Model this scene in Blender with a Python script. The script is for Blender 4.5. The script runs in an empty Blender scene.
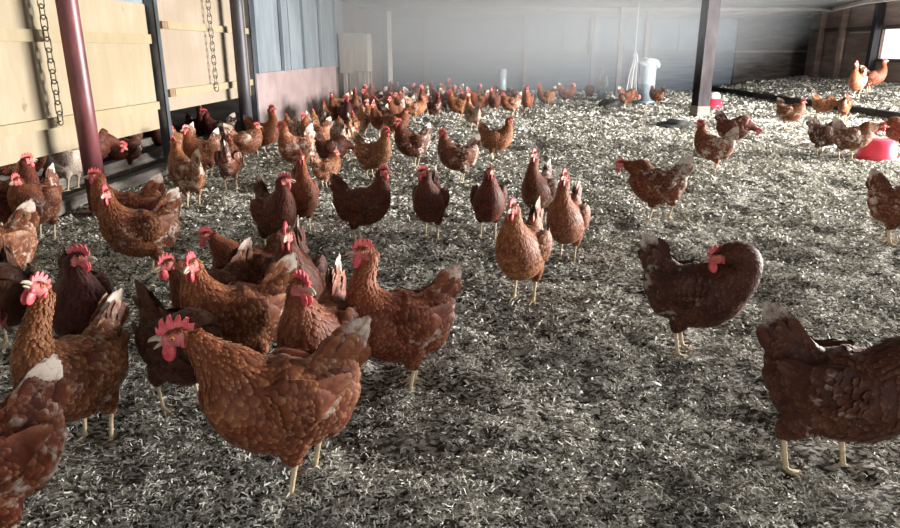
import bpy, bmesh, math, random
import numpy as np
from mathutils import Vector, Matrix
from mathutils.bvhtree import BVHTree

random.seed(7)
rng = np.random.default_rng(7)
SC = bpy.context.scene
C = SC.collection
PI = math.pi
H = 1.0                    # camera height
F = 680.0                  # focal length in pixels of the 900 px wide frame
PITCH = math.radians(17.5)

# ------------------------------------------------------------------ helpers
def tag(o, label=None, cat=None, group=None, kind=None):
    if label: o['label'] = label
    if cat: o['category'] = cat
    if group: o['group'] = group
    if kind: o['kind'] = kind
    return o

def link(name, me, mat=None, parent=None):
    o = bpy.data.objects.new(name, me)
    C.objects.link(o)
    if mat is not None:
        for m in (mat if isinstance(mat, (list, tuple)) else [mat]):
            me.materials.append(m)
    if parent is not None:
        o.parent = parent
    return o

def obj(name, bm, mat, parent=None, smooth=False):
    me = bpy.data.meshes.new(name)
    bmesh.ops.recalc_face_normals(bm, faces=bm.faces)
    bm.to_mesh(me); bm.free()
    if smooth:
        me.polygons.foreach_set('use_smooth', [True]*len(me.polygons))
    return link(name, me, mat, parent)

def empty(name, loc=(0, 0, 0), rz=0):
    o = bpy.data.objects.new(name, None)
    C.objects.link(o); o.location = loc; o.rotation_euler = (0, 0, rz)
    o.empty_display_size = .1
    return o

def box(bm, x0, x1, y0, y1, z0, z1, M=None):
    vs = [bm.verts.new((x, y, z)) for x in (x0, x1) for y in (y0, y1) for z in (z0, z1)]
    for f in ((0,1,3,2),(4,6,7,5),(0,4,5,1),(2,3,7,6),(0,2,6,4),(1,5,7,3)):
        bm.faces.new([vs[i] for i in f])
    if M is not None:
        for v in vs: v.co = M @ v.co
    return vs

def bevel(bm, w, seg=1):
    bmesh.ops.bevel(bm, geom=list(bm.edges), offset=w, segments=seg, affect='EDGES', profile=.5)

def tube(bm, pts, r, n=10, cap=True, squash=1.0):
    pts = [Vector(p) for p in pts]
    rs = r if isinstance(r, (list, tuple)) else [r]*len(pts)
    rings = []; s = None
    for i, p in enumerate(pts):
        t = (pts[min(i+1, len(pts)-1)] - pts[max(i-1, 0)]).normalized()
        if s is None:
            s = t.orthogonal().normalized()
        s = (s - t*s.dot(t)).normalized(); b = t.cross(s)
        rings.append([bm.verts.new(p + (s*math.cos(a) + b*math.sin(a)*squash)*rs[i]) for a in [2*PI*k/n for k in range(n)]])
    for a, b in zip(rings, rings[1:]):
        for k in range(n):
            bm.faces.new((a[k], a[(k+1) % n], b[(k+1) % n], b[k]))
    if cap:
        bm.faces.new(rings[0][::-1]); bm.faces.new(rings[-1])

def lathe(bm, prof, n=32, loc=(0, 0, 0), jitter=0):
    rings = []
    for r, z in prof:
        if r < 1e-5:
            rings.append([bm.verts.new((loc[0], loc[1], loc[2]+z))])
        else:
            rings.append([bm.verts.new((loc[0]+r*math.cos(2*PI*k/n), loc[1]+r*math.sin(2*PI*k/n), loc[2]+z)) for k in range(n)])
    for a, b in zip(rings, rings[1:]):
        for k in range(n):
            if len(a) == 1 and len(b) == 1: continue
            if len(a) == 1: bm.faces.new((a[0], b[k], b[(k+1) % n]))
            elif len(b) == 1: bm.faces.new((a[k], a[(k+1) % n], b[0]))
            else: bm.faces.new((a[k], a[(k+1) % n], b[(k+1) % n], b[k]))

# vectorised value noise
_tab = np.random.default_rng(3).random((256, 256)).astype(np.float32)
def vnoise(x, y):
    xi = np.floor(x).astype(int); yi = np.floor(y).astype(int)
    fx = x-xi; fy = y-yi
    fx = fx*fx*(3-2*fx); fy = fy*fy*(3-2*fy)
    a = _tab[xi & 255, yi & 255]; b = _tab[(xi+1) & 255, yi & 255]
    c = _tab[xi & 255, (yi+1) & 255]; d = _tab[(xi+1) & 255, (yi+1) & 255]
    return (a*(1-fx)+b*fx)*(1-fy) + (c*(1-fx)+d*fx)*fy - .5

KERB_X = 6.55
def ground(x, y):
    x = np.asarray(x, float); y = np.asarray(y, float)
    z = .030*vnoise(x*1.7+9, y*1.7+4) + .026*vnoise(x*6+31, y*6+7) + .022*vnoise(x*17+3, y*17+71) + .022*vnoise(x*41+13, y*41)
    ramp = np.clip((x-KERB_X)/.15, 0, 1)*.10 + np.clip((x-KERB_X-.1)/2.2, 0, 1)*.27
    return z + ramp
def gz(x, y): return float(ground(np.array([x]), np.array([y]))[0])

def px_ray(px, py):
    a = PITCH + math.atan((py-264)/F)
    return a
def px_ground(px, py, z=0.0):
    """point at height z whose picture falls at px, py"""
    a = px_ray(px, py)
    d = (H-z)/math.tan(a)
    depth = d*math.cos(PITCH) + (H-z)*math.sin(PITCH)
    return ((px-450)/F*depth, d)

# ------------------------------------------------------------------ materials
def new_mat(name, rough=.6, spec=.4, metal=0.0):
    m = bpy.data.materials.new(name); m.use_nodes = True
    nt = m.node_tree; b = nt.nodes['Principled BSDF']
    b.inputs['Roughness'].default_value = rough
    b.inputs['Specular IOR Level'].default_value = spec
    b.inputs['Metallic'].default_value = metal
    return m, nt, b
def N(nt, t, **k):
    n = nt.nodes.new(t)
    for a, v in k.items(): setattr(n, a, v)
    return n
def ramp(nt, fac, stops):
    r = nt.nodes.new('ShaderNodeValToRGB')
    e = r.color_ramp.elements
    while len(e) > 1: e.remove(e[0])
    e[0].position = stops[0][0]; e[0].color = (*stops[0][1], 1) if len(stops[0][1]) == 3 else stops[0][1]
    for p, c in stops[1:]:
        x = e.new(p); x.color = (*c, 1) if len(c) == 3 else c
    nt.links.new(fac, r.inputs['Fac'])
    return r.outputs['Color']
def mixc(nt, fac, a, b, mode='MIX'):
    m = nt.nodes.new('ShaderNodeMix'); m.data_type = 'RGBA'; m.blend_type = mode
    for s, v in ((m.inputs[0], fac), (m.inputs[6], a), (m.inputs[7], b)):
        if isinstance(v, bpy.types.NodeSocket): nt.links.new(v, s)
        elif isinstance(v, (int, float)): s.default_value = v
        else: s.default_value = (*v, 1)
    return m.outputs[2]
def mth(nt, op, a, b=0.0, c=None, clamp=False):
    m = nt.nodes.new('ShaderNodeMath'); m.operation = op; m.use_clamp = clamp
    for i, v in enumerate((a, b) if c is None else (a, b, c)):
        if isinstance(v, bpy.types.NodeSocket): nt.links.new(v, m.inputs[i])
        else: m.inputs[i].default_value = v
    return m.outputs[0]
def noise(nt, vec, scale, detail=4, rough=.55, dist=0):
    n = nt.nodes.new('ShaderNodeTexNoise'); n.inputs['Scale'].default_value = scale
    n.inputs['Detail'].default_value = detail; n.inputs['Roughness'].default_value = rough
    n.inputs['Distortion'].default_value = dist
    if vec is not None: nt.links.new(vec, n.inputs['Vector'])
    return n.outputs['Fac']
def coords(nt, scale=(1, 1, 1), kind='Object'):
    t = nt.nodes.new('ShaderNodeTexCoord'); m = nt.nodes.new('ShaderNodeMapping')
    m.inputs['Scale'].default_value = scale
    nt.links.new(t.outputs[kind], m.inputs['Vector'])
    return m.outputs['Vector']
def bump(nt, b, h, strength=.4, dist=.01):
    n = nt.nodes.new('ShaderNodeBump'); n.inputs['Strength'].default_value = strength
    n.inputs['Distance'].default_value = dist
    nt.links.new(h, n.inputs['Height']); nt.links.new(n.outputs['Normal'], b.inputs['Normal'])

def simple(name, c1, c2, scale=6, rough=.6, spec=.4, metal=0, stretch=(1, 1, 1), bmp=.2, bd=.004, lo=.35, hi=.65, sub=None):
    m, nt, b = new_mat(name, rough, spec, metal)
    v = coords(nt, stretch); n = noise(nt, v, scale, 5, .6)
    nt.links.new(ramp(nt, n, [(lo, c1), (hi, c2)]), b.inputs['Base Color'])
    if bmp: bump(nt, b, n, bmp, bd)
    return m

M = {}
def plywood(name, a, b_, rot=(1, 6, 1)):
    m, nt, b = new_mat(name, .7, .25)
    v = coords(nt, rot); n = noise(nt, v, 1.6, 6, .6, 1.2)
    w = nt.nodes.new('ShaderNodeTexWave'); w.inputs['Scale'].default_value = 1.3; w.inputs['Distortion'].default_value = 9
    w.inputs['Detail'].default_value = 3; w.inputs['Detail Scale'].default_value = .8
    nt.links.new(coords(nt, (1, .35, 1.4)), w.inputs['Vector'])
    c = mixc(nt, mth(nt, 'MULTIPLY', w.outputs['Fac'], .35), ramp(nt, n, [(.3, a), (.7, b_)]), (a[0]*.86, a[1]*.8, a[2]*.7))
    kn = noise(nt, coords(nt, (1, 1, 1)), 7, 2)
    c = mixc(nt, ramp(nt, kn, [(.7, (0, 0, 0)), (.78, (.6, .6, .6))]), c, (a[0]*.5, a[1]*.42, a[2]*.32))
    nt.links.new(c, b.inputs['Base Color']); bump(nt, b, n, .1, .002)
    return m
M['ply'] = plywood('plywood', (.29, .235, .155), (.345, .29, .205))
M['ply2'] = plywood('plywood_pinkish', (.275, .22, .165), (.325, .265, .205))
M['batten'] = plywood('batten_pine', (.285, .235, .14), (.34, .28, .185))
M['endgrain'] = simple('end_grain', (.16, .1, .06), (.26, .17, .1), 30)
M['oldply'] = simple('grey_plywood', (.24, .205, .17), (.35, .305, .26), 4, .75, .2, stretch=(3, 3, .6))
M['steel_red'] = simple('red_oxide_paint', (.085, .025, .03), (.20, .055, .06), 14, .42, .5, bmp=.3, bd=.003, stretch=(1, 1, .35))
M['steel_dark'] = simple('dark_steel', (.03, .028, .034), (.065, .058, .068), 9, .5, .5, stretch=(1, 1, .3))
M['steel_grey'] = simple('grey_steel', (.06, .065, .075), (.17, .18, .20), 12, .4, .6, .5, stretch=(1, 1, .3))
M['column'] = simple('dusty_dark_steel', (.035, .030, .032), (.075, .065, .068), 9, .9, .08, stretch=(1, 1, .3))
M['galv'] = simple('galvanised', (.30, .37, .42), (.42, .50, .56), 9, .45, .5, .15)
M['blue_sheet'] = simple('blue_grey_sheet', (.14, .165, .185), (.23, .26, .28), 2.2, .5, .4, stretch=(2, 2, .5), bmp=.05)
M['pink_board'] = simple('pinkish_board', (.24, .175, .17), (.31, .245, .235), 2.5, .8, .2, bmp=.1)
M['tan_board'] = simple('tan_board', (.13, .10, .08), (.19, .15, .125), 3, .8, .2, stretch=(2, 2, .4))
M['dark_board'] = simple('dark_weathered_board', (.028, .024, .022), (.085, .072, .065), 4, .85, .2, stretch=(.6, .6, 4))
M['brown_board'] = simple('brown_board', (.32, .235, .20), (.50, .39, .34), 3, .85, .2, stretch=(.5, .5, 3))
M['slate_board'] = simple('slate_blue_board', (.045, .06, .085), (.10, .125, .16), 3, .7, .3, stretch=(.4, 1, 5))
M['pale_blue'] = simple('pale_blue_panel', (.09, .125, .165), (.135, .18, .22), 2, .6, .3, bmp=.03)
M['grey_timber'] = simple('grey_timber', (.09, .08, .075), (.17, .155, .145), 6, .8, .2, stretch=(.4, 3, 3))
M['plank'] = simple('dusty_plank', (.13, .115, .10), (.28, .25, .22), 9, .85, .2, stretch=(4, .4, 4), bmp=.4)
M['ceiling'] = simple('pale_ceiling_sheet', (.24, .245, .25), (.34, .345, .35), 2, .8, .2, bmp=.05)
M['white_timber'] = simple('bright_timber', (.66, .62, .56), (.8, .77, .72), 6, .7, .3)
M['red_plastic'] = simple('red_plastic', (.60, .035, .075), (.70, .05, .10), 5, .35, .5, bmp=0)
M['white_plastic'] = simple('white_plastic', (.68, .68, .68), (.78, .78, .78), 5, .4, .5, bmp=0)
M['chain'] = simple('dull_chain', (.10, .085, .065), (.24, .20, .15), 30, .45, .5, .8)
M['sack'] = simple('dark_sack', (.035, .035, .034), (.085, .08, .075), 9, .8, .3)
M['white_feather'] = simple('white_down', (.62, .62, .62), (.78, .78, .78), 40, .9, .1, bmp=0)
M['feed'] = simple('pale_crumple', (.42, .43, .45), (.62, .63, .65), 12, .6, .3)

# litter substrate
def litter_mat():
    m, nt, b = new_mat('litter_bed', .95, .1)
    v = coords(nt)
    n1 = noise(nt, v, 2.2, 4); n2 = noise(nt, v, 46, 5, .75, .4); n3 = noise(nt, v, 120, 3, .7)
    vo = nt.nodes.new('ShaderNodeTexVoronoi'); vo.inputs['Scale'].default_value = 75
    vo.inputs['Randomness'].default_value = 1
    nt.links.new(coords(nt, (1, 1.6, 1)), vo.inputs['Vector'])
    sep = nt.nodes.new('ShaderNodeSeparateColor'); nt.links.new(vo.outputs['Color'], sep.inputs[0])
    h = mth(nt, 'ADD', mth(nt, 'MULTIPLY', n2, .65), mth(nt, 'MULTIPLY', sep.outputs[0], .35))
    c = ramp(nt, h, [(.36, (.022, .018, .013)), (.47, (.13, .115, .09)), (.56, (.42, .39, .33)), (.66, (.70, .67, .60))])
    c = mixc(nt, ramp(nt, n1, [(.4, (0, 0, 0)), (.62, (.5, .5, .5))]), c, (.12, .105, .08))
    nt.links.new(c, b.inputs['Base Color'])
    bump(nt, b, mth(nt, 'ADD', h, mth(nt, 'MULTIPLY', n3, .4)), .9, .018)
    return m
M['litter'] = litter_mat()
def chip_mat():
    m, nt, b = new_mat('straw_chip', .85, .15)
    a = N(nt, 'ShaderNodeAttribute', attribute_name='rnd')
    c = ramp(nt, a.outputs['Fac'], [(0, (.06, .05, .035)), (.25, (.22, .20, .155)), (.5, (.50, .475, .40)), (.75, (.74, .72, .64)), (1, (.87, .86, .81))])
    nt.links.new(c, b.inputs['Base Color'])
    return m
M['chip'] = chip_mat()

# plumage
def plume_mat(name, mode='body'):
    m, nt, b = new_mat(name, .62, .3)
    oi = nt.nodes.new('ShaderNodeObjectInfo')
    rnd = N(nt, 'ShaderNodeAttribute', attribute_name='rnd').outputs['Fac']
    t = N(nt, 'ShaderNodeAttribute', attribute_name='along').outputs['Fac']
    s = N(nt, 'ShaderNodeAttribute', attribute_name='spine').outputs['Fac']
    skin = N(nt, 'ShaderNodeAttribute', attribute_name='skin').outputs['Fac']
    leg = N(nt, 'ShaderNodeAttribute', attribute_name='leg').outputs['Fac']
    tc = nt.nodes.new('ShaderNodeTexCoord'); ad = nt.nodes.new('ShaderNodeVectorMath'); ad.operation = 'ADD'
    nt.links.new(tc.outputs['Object'], ad.inputs[0]); 
    cx = nt.nodes.new('ShaderNodeCombineXYZ')
    for i in range(3): nt.links.new(mth(nt, 'MULTIPLY', oi.outputs['Random'], 13.0+i*7), cx.inputs[i])
    nt.links.new(cx.outputs[0], ad.inputs[1])
    nb = noise(nt, ad.outputs[0], 9, 3, .6)
    nf = noise(nt, ad.outputs[0], 75, 5, .75)
    f = mth(nt, 'ADD', mth(nt, 'MULTIPLY', nb, .50), mth(nt, 'ADD', mth(nt, 'MULTIPLY', rnd, .16), mth(nt, 'MULTIPLY', nf, .42)))
    base = ramp(nt, f, [(.30, (.046, .010, .005)), (.48, (.140, .032, .012)), (.64, (.265, .082, .031)), (.82, (.46, .235, .12))])
    # hackle feathers of the neck are a warmer orange
    base = mixc(nt, ramp(nt, s, [(.62, (0, 0, 0)), (.78, (.35, .35, .35))]), base, (.34, .10, .026))
    # pale feather edges and pale shafts
    edge = mth(nt, 'MULTIPLY', ramp(nt, t, [(.72, (0, 0, 0)), (1.0, (1, 1, 1))]), mth(nt, 'MULTIPLY', rnd, .6))
    base = mixc(nt, edge, base, (.62, .36, .20))
    base = mixc(nt, 1.0, base, oi.outputs['Color'], 'MULTIPLY')
    # white feathering, more of it on hens with a high alpha
    pn = noise(nt, ad.outputs[0], 13, 3, .6, .5)
    pv = mth(nt, 'ADD', mth(nt, 'ADD', pn, mth(nt, 'ADD', mth(nt, 'MULTIPLY', mth(nt, 'SUBTRACT', rnd, .5), .16), mth(nt, 'MULTIPLY', mth(nt, 'SUBTRACT', nf, .5), .28))), mth(nt, 'MULTIPLY', mth(nt, 'SUBTRACT', oi.outputs['Alpha'], .5), .55))
    if mode == 'tail':
        lf = mth(nt, 'LESS_THAN', s, .07)
        tt = mth(nt, 'ADD', mth(nt, 'MULTIPLY', mth(nt, 'MULTIPLY', t, lf), .42), mth(nt, 'MULTIPLY', lf, -.02))
        pv = mth(nt, 'ADD', mth(nt, 'ADD', mth(nt, 'ADD', mth(nt, 'MULTIPLY', pv, .75), mth(nt, 'ADD', mth(nt, 'MULTIPLY', mth(nt, 'SUBTRACT', oi.outputs['Alpha'], .5), .5), mth(nt, 'MULTIPLY', mth(nt, 'SUBTRACT', nf, .5), .5))), .09), tt)
    else:
        pv = mth(nt, 'SUBTRACT', mth(nt, 'ADD', pv, .07), mth(nt, 'MULTIPLY', s, .28))
    wm = ramp(nt, pv, [(.52, (0, 0, 0)), (.86, (.9, .9, .9))] if mode == 'tail' else [(.56, (0, 0, 0)), (.76, (.8, .8, .8))])
    base = mixc(nt, wm, base, (.62, .53, .45))
    if mode == 'body':
        sk = ramp(nt, nf, [(.3, (.36, .04, .045)), (.7, (.66, .24, .22))])
        base = mixc(nt, skin, base, sk)
        lg = ramp(nt, nf, [(.35, (.46, .34, .20)), (.65, (.66, .54, .36))])
        base = mixc(nt, leg, base, lg)
    nt.links.new(base, b.inputs['Base Color'])
    b.inputs['Sheen Weight'].default_value = .12
    b.inputs['Sheen Roughness'].default_value = .4
    b.inputs['Sheen Tint'].default_value = (1, .75, .6, 1)
    bump(nt, b, nf, .35, .003)
    return m
M['plume'] = plume_mat('hen_plumage')
M['tailf'] = plume_mat('hen_tail_feathers', 'tail')
M['wingf'] = plume_mat('hen_wing_feathers', 'wing')
M['comb'] = simple('red_comb', (.50, .035, .05), (.74, .15, .16), 60, .45, .4, bmp=.4, bd=.001)
M['beak'] = simple('horn_beak', (.34, .25, .17), (.52, .41, .30), 60, .4, .4, bmp=0)
M['iris'] = simple('orange_iris', (.55, .20, .03), (.62, .26, .05), 60, .15, .6, bmp=0)
M['pupil'] = simple('black_pupil', (.004, .004, .004), (.01, .01, .01), 60, .08, .8, bmp=0)

# ------------------------------------------------------------------ the hen
def catmull(P, n):
    P = np.array(P, float)
    Q = np.vstack([2*P[0]-P[1], P, 2*P[-1]-P[-2]])
    out = []
    for i in range(1, len(Q)-2):
        for k in range(n):
            t = k/n
            out.append(.5*((2*Q[i]) + (-Q[i-1]+Q[i+1])*t + (2*Q[i-1]-5*Q[i]+4*Q[i+1]-Q[i+2])*t*t + (-Q[i-1]+3*Q[i]-3*Q[i+1]+Q[i+2])*t**3))
    out.append(P[-1])
    return np.array(out)

class Bag:
    """collects closed lofts and ellipsoids into one bmesh"""
    def __init__(self): self.bm = bmesh.new()
    def loft(self, rows, n=5, seg=20, side0=(0, 1, 0)):
        # rows: x, y, z, half width (sideways), half depth
        R = catmull(rows, n)
        bm = self.bm; rings = []; s = Vector(side0)
        pts = [Vector(r[:3]) for r in R]
        for i, r in enumerate(R):
            t = (pts[min(i+1, len(R)-1)] - pts[max(i-1, 0)]).normalized()
            s = (s - t*s.dot(t)).normalized(); u = t.cross(s)
            rings.append([bm.verts.new(pts[i] + s*math.cos(a)*max(r[3], .001) + u*math.sin(a)*max(r[4], .001)) for a in [2*PI*k/seg for k in range(seg)]])
        for a, b in zip(rings, rings[1:]):
            for k in range(seg): bm.faces.new((a[k], a[(k+1) % seg], b[(k+1) % seg], b[k]))
        bm.faces.new(rings[0][::-1]); bm.faces.new(rings[-1])
        return R
    def ell(self, c, r, M3=None, u=20, v=12):
        vs = bmesh.ops.create_uvsphere(self.bm, u_segments=u, v_segments=v, radius=1)['verts']
        for w in vs:
            q = Vector((w.co.x*r[0], w.co.y*r[1], w.co.z*r[2]))
            if M3 is not None: q = M3 @ q
            w.co = q + Vector(c)

def frame(d):
    f = Vector(d).normalized(); s = Vector((0, 0, 1)).cross(f)
    if s.length < .1: s = Vector((0, 1, 0))
    s.normalize(); u = f.cross(s)
    return Matrix((f, s, u)).transposed()     # columns forward, left, up

POSES = {
 # head centre, direction, leg stride, tail elevation, beak gap
 'up':     ((.132, 0, .398), (1, 0, -.05), 0, 60, 0),
 'upL':    ((.130, .010, .392), (.5, .86, -.08), 0, 58, 0),
 'upR':    ((.130, -.010, .392), (.5, -.86, -.08), .03, 62, 0),
 'tall':   ((.112, 0, .44), (1, 0, .02), .02, 52, 0),
 'lean':   ((.180, 0, .372), (1, 0, -.06), .02, 55, 0),
 'open':   ((.192, 0, .378), (1, 0, -.02), .03, 50, 1),
 'fwd':    ((.215, 0, .318), (1, 0, -.1), .055, 56, 0),
 'low':    ((.225, 0, .20), (.75, 0, -.65), .03, 52, 0),
 'peck':   ((.215, 0, .075), (.55, 0, -.83), .03, 46, 0),
 'hunch':  ((.125, 0, .345), (1, 0, -.15), 0, 60, 0),
 'lookup': ((.075, 0, .455), (.72, 0, .62), 0, 44, 0),
 'back':   ((.065, -.045, .345), (-.93, -.32, -.16), .0, 56, 0),
}

def feather_cards(spec, bvh, verts, faces, at):
    """spec: list of (p, flow, length, half width, lift, rnd, spine, free)"""
    rows = ((0, .35, -.2), (.4, 1.0, .55), (.78, .86, .9), (1.0, .34, 1.0))
    for (p, d, L, w, lift, rn, sp, free, nrm) in spec:
        p = Vector(p); d = Vector(d).normalized(); nn = Vector(nrm)
        sd = nn.cross(d).normalized()
        base = len(verts)
        for (t, ww, l) in rows:
            for c in (-1, 0, 1):
                q = p + d*(L*t) + sd*(c*w*ww)
                n0 = nn
                if not free and bvh is not None:
                    hit = bvh.find_nearest(q)
                    if hit[0] is not None and hit[3] < .03:
                        n0 = hit[1]; q = hit[0]
                q = q + n0*(lift*l - (.0012 if c else 0)*(1 if l > 0 else 0))
                verts.append(tuple(q)); at['rnd'].append(rn); at['along'].append(t); at['spine'].append(sp)
                at['skin'].append(0.); at['leg'].append(0.)
        for r in range(3):
            for c in range(2):
                a = base + r*3 + c
                faces.append((a, a+1, a+4, a+3))

def to_mesh(name, verts, faces, at, smooth=True):
    me = bpy.data.meshes.new(name)
    me.from_pydata(verts, [], faces)
    for k, v in at.items():
        a = me.attributes.new(k, 'FLOAT', 'POINT'); a.data.foreach_set('value', np.array(v, np.float32))
    if smooth: me.polygons.foreach_set('use_smooth', [True]*len(me.polygons))
    me.update()
    return me

def new_at(): return {k: [] for k in ('rnd', 'along', 'spine', 'skin', 'leg')}

def build_hen(pose, seed):
    """meshes of one hen in one pose: dict part -> list of (mesh, materials)"""
    hc, hd, stride, tel, gap = POSES[pose]
    R = random.Random(seed)
    hc = Vector(hc); Fm = frame(hd); f = Fm.col[0]; sd = Fm.col[1]; up = Fm.col[2]
    bag = Bag()
    te = math.radians(tel)
    nk_back = hc - f*.022
    # trunk to neck path, tail first
    if pose == 'back':
        neck = [(.118, -.006, .292, .060, .066), (.132, -.014, .330, .047, .050), (.118, -.030, .356, .035, .039), (.095, -.040, .360, .028, .030), (.075, -.044, .352, .024, .025)]
    else:
        hi = hc.z > .25
        b0 = Vector((.108, 0, .290)) if hi else Vector((.118, 0, .245))
        pu = Vector((.122, 0, .335)) if hi else Vector((.160, 0, .240))
        if pose == 'hunch': pu = Vector((.118, 0, .315))
        if pose == 'fwd': pu = Vector((.148, 0, .305))
        if pose in ('lean', 'open'): pu = Vector((.132, 0, .325))
        mid = (pu+nk_back)/2 + Vector((.002, 0, .0))
        neck = [(*b0, .056, .062), (*(b0.lerp(pu, .6)), .043, .049), (*(pu*.65+mid*.35), .029, .034), (*mid.lerp(nk_back, .35), .0205, .024), (*nk_back, .0175, .020)]
    tr = Vector((-.108, 0, .290)); td = Vector((-math.cos(te), 0, math.sin(te)))
    t1 = tr+td*.055; t2 = tr+td*.02
    rows = [(*t1, .006, .014), (*t2, .016, .034), (-.100, 0, .268, .034, .056), (-.080, 0, .238, .055, .078), (-.042, 0, .213, .073, .094), (.008, 0, .206, .083, .101),
            (.056, 0, .222, .081, .098), (.090, 0, .256, .069, .082)] + neck
    spine = bag.loft(rows, 5, 22)
    # head
    bag.ell(hc, (.029, .0170, .0190), Fm, 16, 10)
    bag.ell(hc + f*.016 - up*.003, (.018, .013, .0145), Fm, 12, 8)
    # fluffy abdomen, breast, thighs, shanks, toes - all one body
    bag.ell((-.066, 0, .192), (.066, .060, .070))
    bag.ell((.058, 0, .212), (.064, .070, .084))
    legs = []
    for sgn in (1, -1):
        fx = -.02 + sgn*stride; y = sgn*.040
        bag.loft([(-.01+fx*.2, y*.9, .185, .034, .044), (-.01+fx*.5, y, .150, .030, .036), (fx-.008, y, .110, .019, .022), (fx-.014, y, .090, .0085, .0095)], 4, 12)
        bag.loft([(fx-.014, y, .112, .010, .011), (fx-.016, y, .098, .0075, .0085), (fx-.008, y, .055, .0058, .0066), (fx, y, .014, .0062, .0068), (fx+.002, y, .006, .007, .006)], 4, 10)
        for an, L in ((-.48, .046), (0, .056), (.48, .046), (PI+.2*sgn, .024)):
            dx = math.cos(an); dy = math.sin(an)
            bag.loft([(fx, y, .009, .0052, .0055), (fx+dx*L*.5, y+dy*L*.5, .0085, .0042, .0048), (fx+dx*L, y+dy*L, .0045, .0022, .003)], 3, 8)
        legs.append((fx, y))
    me0 = bpy.data.meshes.new('tmp'); bag.bm.to_mesh(me0); bag.bm.free()
    o = bpy.data.objects.new('tmp', me0); C.objects.link(o)
    md = o.modifiers.new('r', 'REMESH'); md.mode = 'VOXEL'; md.voxel_size = .0038
    ms = o.modifiers.new('s', 'SMOOTH'); ms.factor = .5; ms.iterations = 3
    dg = bpy.context.evaluated_depsgraph_get(); dg.update()
    me = bpy.data.meshes.new_from_object(o.evaluated_get(dg))
    bpy.data.objects.remove(o); bpy.data.meshes.remove(me0)
    nv = len(me.vertices); V = np.zeros(nv*3); me.vertices.foreach_get('co', V); V = V.reshape(-1, 3)
    polys = [tuple(p.vertices) for p in me.polygons]
    bvh = BVHTree.FromPolygons([Vector(v) for v in V], polys)
    ns = len(spine)
    SP = spine[:, :3]
    tang = np.gradient(SP, axis=0); tang /= np.linalg.norm(tang, axis=1)[:, None]
    def nearest_s(P):
        d = np.linalg.norm(P[:, None, :]-SP[None], axis=2) if len(P) < 30000 else None
        if d is None:
            return np.concatenate([nearest_s(P[i:i+20000]) for i in range(0, len(P), 20000)])
        return d.argmin(1)
    si = nearest_s(V)
    fN = np.array(f); uN = np.array(up); sN = np.array(sd); hN = np.array(hc)
    def head_masks(P):
        rel = P-hN; al = rel@fN; hh = rel@uN; la = rel@sN
        dist = np.linalg.norm(rel, axis=1)
        face = ((dist < .038) & (al > -.012) & (hh < .0115) & (hh > -.019)).astype(float)
        return face
    Lx = np.array(legs)
    def leg_mask(P):
        return (P[:, 2] < .093).astype(float)
    skin = head_masks(V); leg = leg_mask(V)
    at = new_at()
    at['rnd'] = list(rng.random(nv)*.3+.3); at['along'] = [0.4]*nv
    at['spine'] = list(si/(ns-1)); at['skin'] = list(skin); at['leg'] = list(leg)
    verts = [tuple(v) for v in V]; faces = list(polys)
    # sample feather roots
    tri = []
    for p in polys:
        tri.append((p[0], p[1], p[2]))
        if len(p) == 4: tri.append((p[0], p[2], p[3]))
    tri = np.array(tri); A = V[tri[:, 0]]; B = V[tri[:, 1]]; Cc = V[tri[:, 2]]
    cr = np.cross(B-A, Cc-A); ar = np.linalg.norm(cr, axis=1); nr = cr/np.maximum(ar[:, None], 1e-12)
    cand = rng.choice(len(tri), 14000, p=ar/ar.sum())
    u = rng.random(14000); v = rng.random(14000); fl = u+v > 1; u[fl] = 1-u[fl]; v[fl] = 1-v[fl]
    P = A[cand]+(B-A)[cand]*u[:, None]+(Cc-A)[cand]*v[:, None]; NR = nr[cand]
    sj = nearest_s(P); fm = head_masks(P); lm = leg_mask(P)
    grid = {}; spec = []
    for i in range(len(P)):
        if fm[i] or lm[i] or P[i, 2] < .097: continue
        s = sj[i]/(ns-1)
        dh = np.linalg.norm(P[i]-hN)
        L = .029 if s < .62 else .029 - (s-.62)/.38*.013
        if dh < .03: L = .012
        thigh = P[i, 2] < .145 and s < .6
        if thigh: L = .024
        r = L*.30
        key = (int(P[i, 0]/.012), int(P[i, 1]/.012), int(P[i, 2]/.012)); ok = True
        for a in (-1, 0, 1):
            for b in (-1, 0, 1):
                for c in (-1, 0, 1):
                    for q in grid.get((key[0]+a, key[1]+b, key[2]+c), ()):
                        if (q[0]-P[i, 0])**2+(q[1]-P[i, 1])**2+(q[2]-P[i, 2])**2 < r*r: ok = False; break
                    if not ok: break
                if not ok: break
            if not ok: break
        if not ok: continue
        grid.setdefault(key, []).append(tuple(P[i]))
        d = -tang[sj[i]]
        if s < .55:  # trunk: feathers run back and a little down
            d = np.array((-1, 0, -.18 - .9*max(0, (.19-P[i, 2])/.06)*.6))
        if s < .2: d = -tang[sj[i]]*.6 + np.array((-.4, 0, -.1))
        n = NR[i]; d = d - n*(d@n)
        ln = np.linalg.norm(d)
        if ln < .15: d = np.array((0, 0, -1.))-n*(-n[2]); ln = np.linalg.norm(d)
        if ln < 1e-3: continue
        d = d/ln
        d = d + np.cross(n, d)*R.uniform(-.22, .22)
        w = L*(.33 if s < .62 else .20)
        spec.append((P[i]-d*L*.3, d, L*R.uniform(.85, 1.15), w*R.uniform(.85, 1.15), .0042+R.uniform(0, .0026)+(.002 if thigh else 0), R.random(), s, False, n))
    feather_cards(spec, bvh, verts, faces, at)
    body = to_mesh('hen_body', verts, faces, at)
    bpy.data.meshes.remove(me)
    parts = {}
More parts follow.
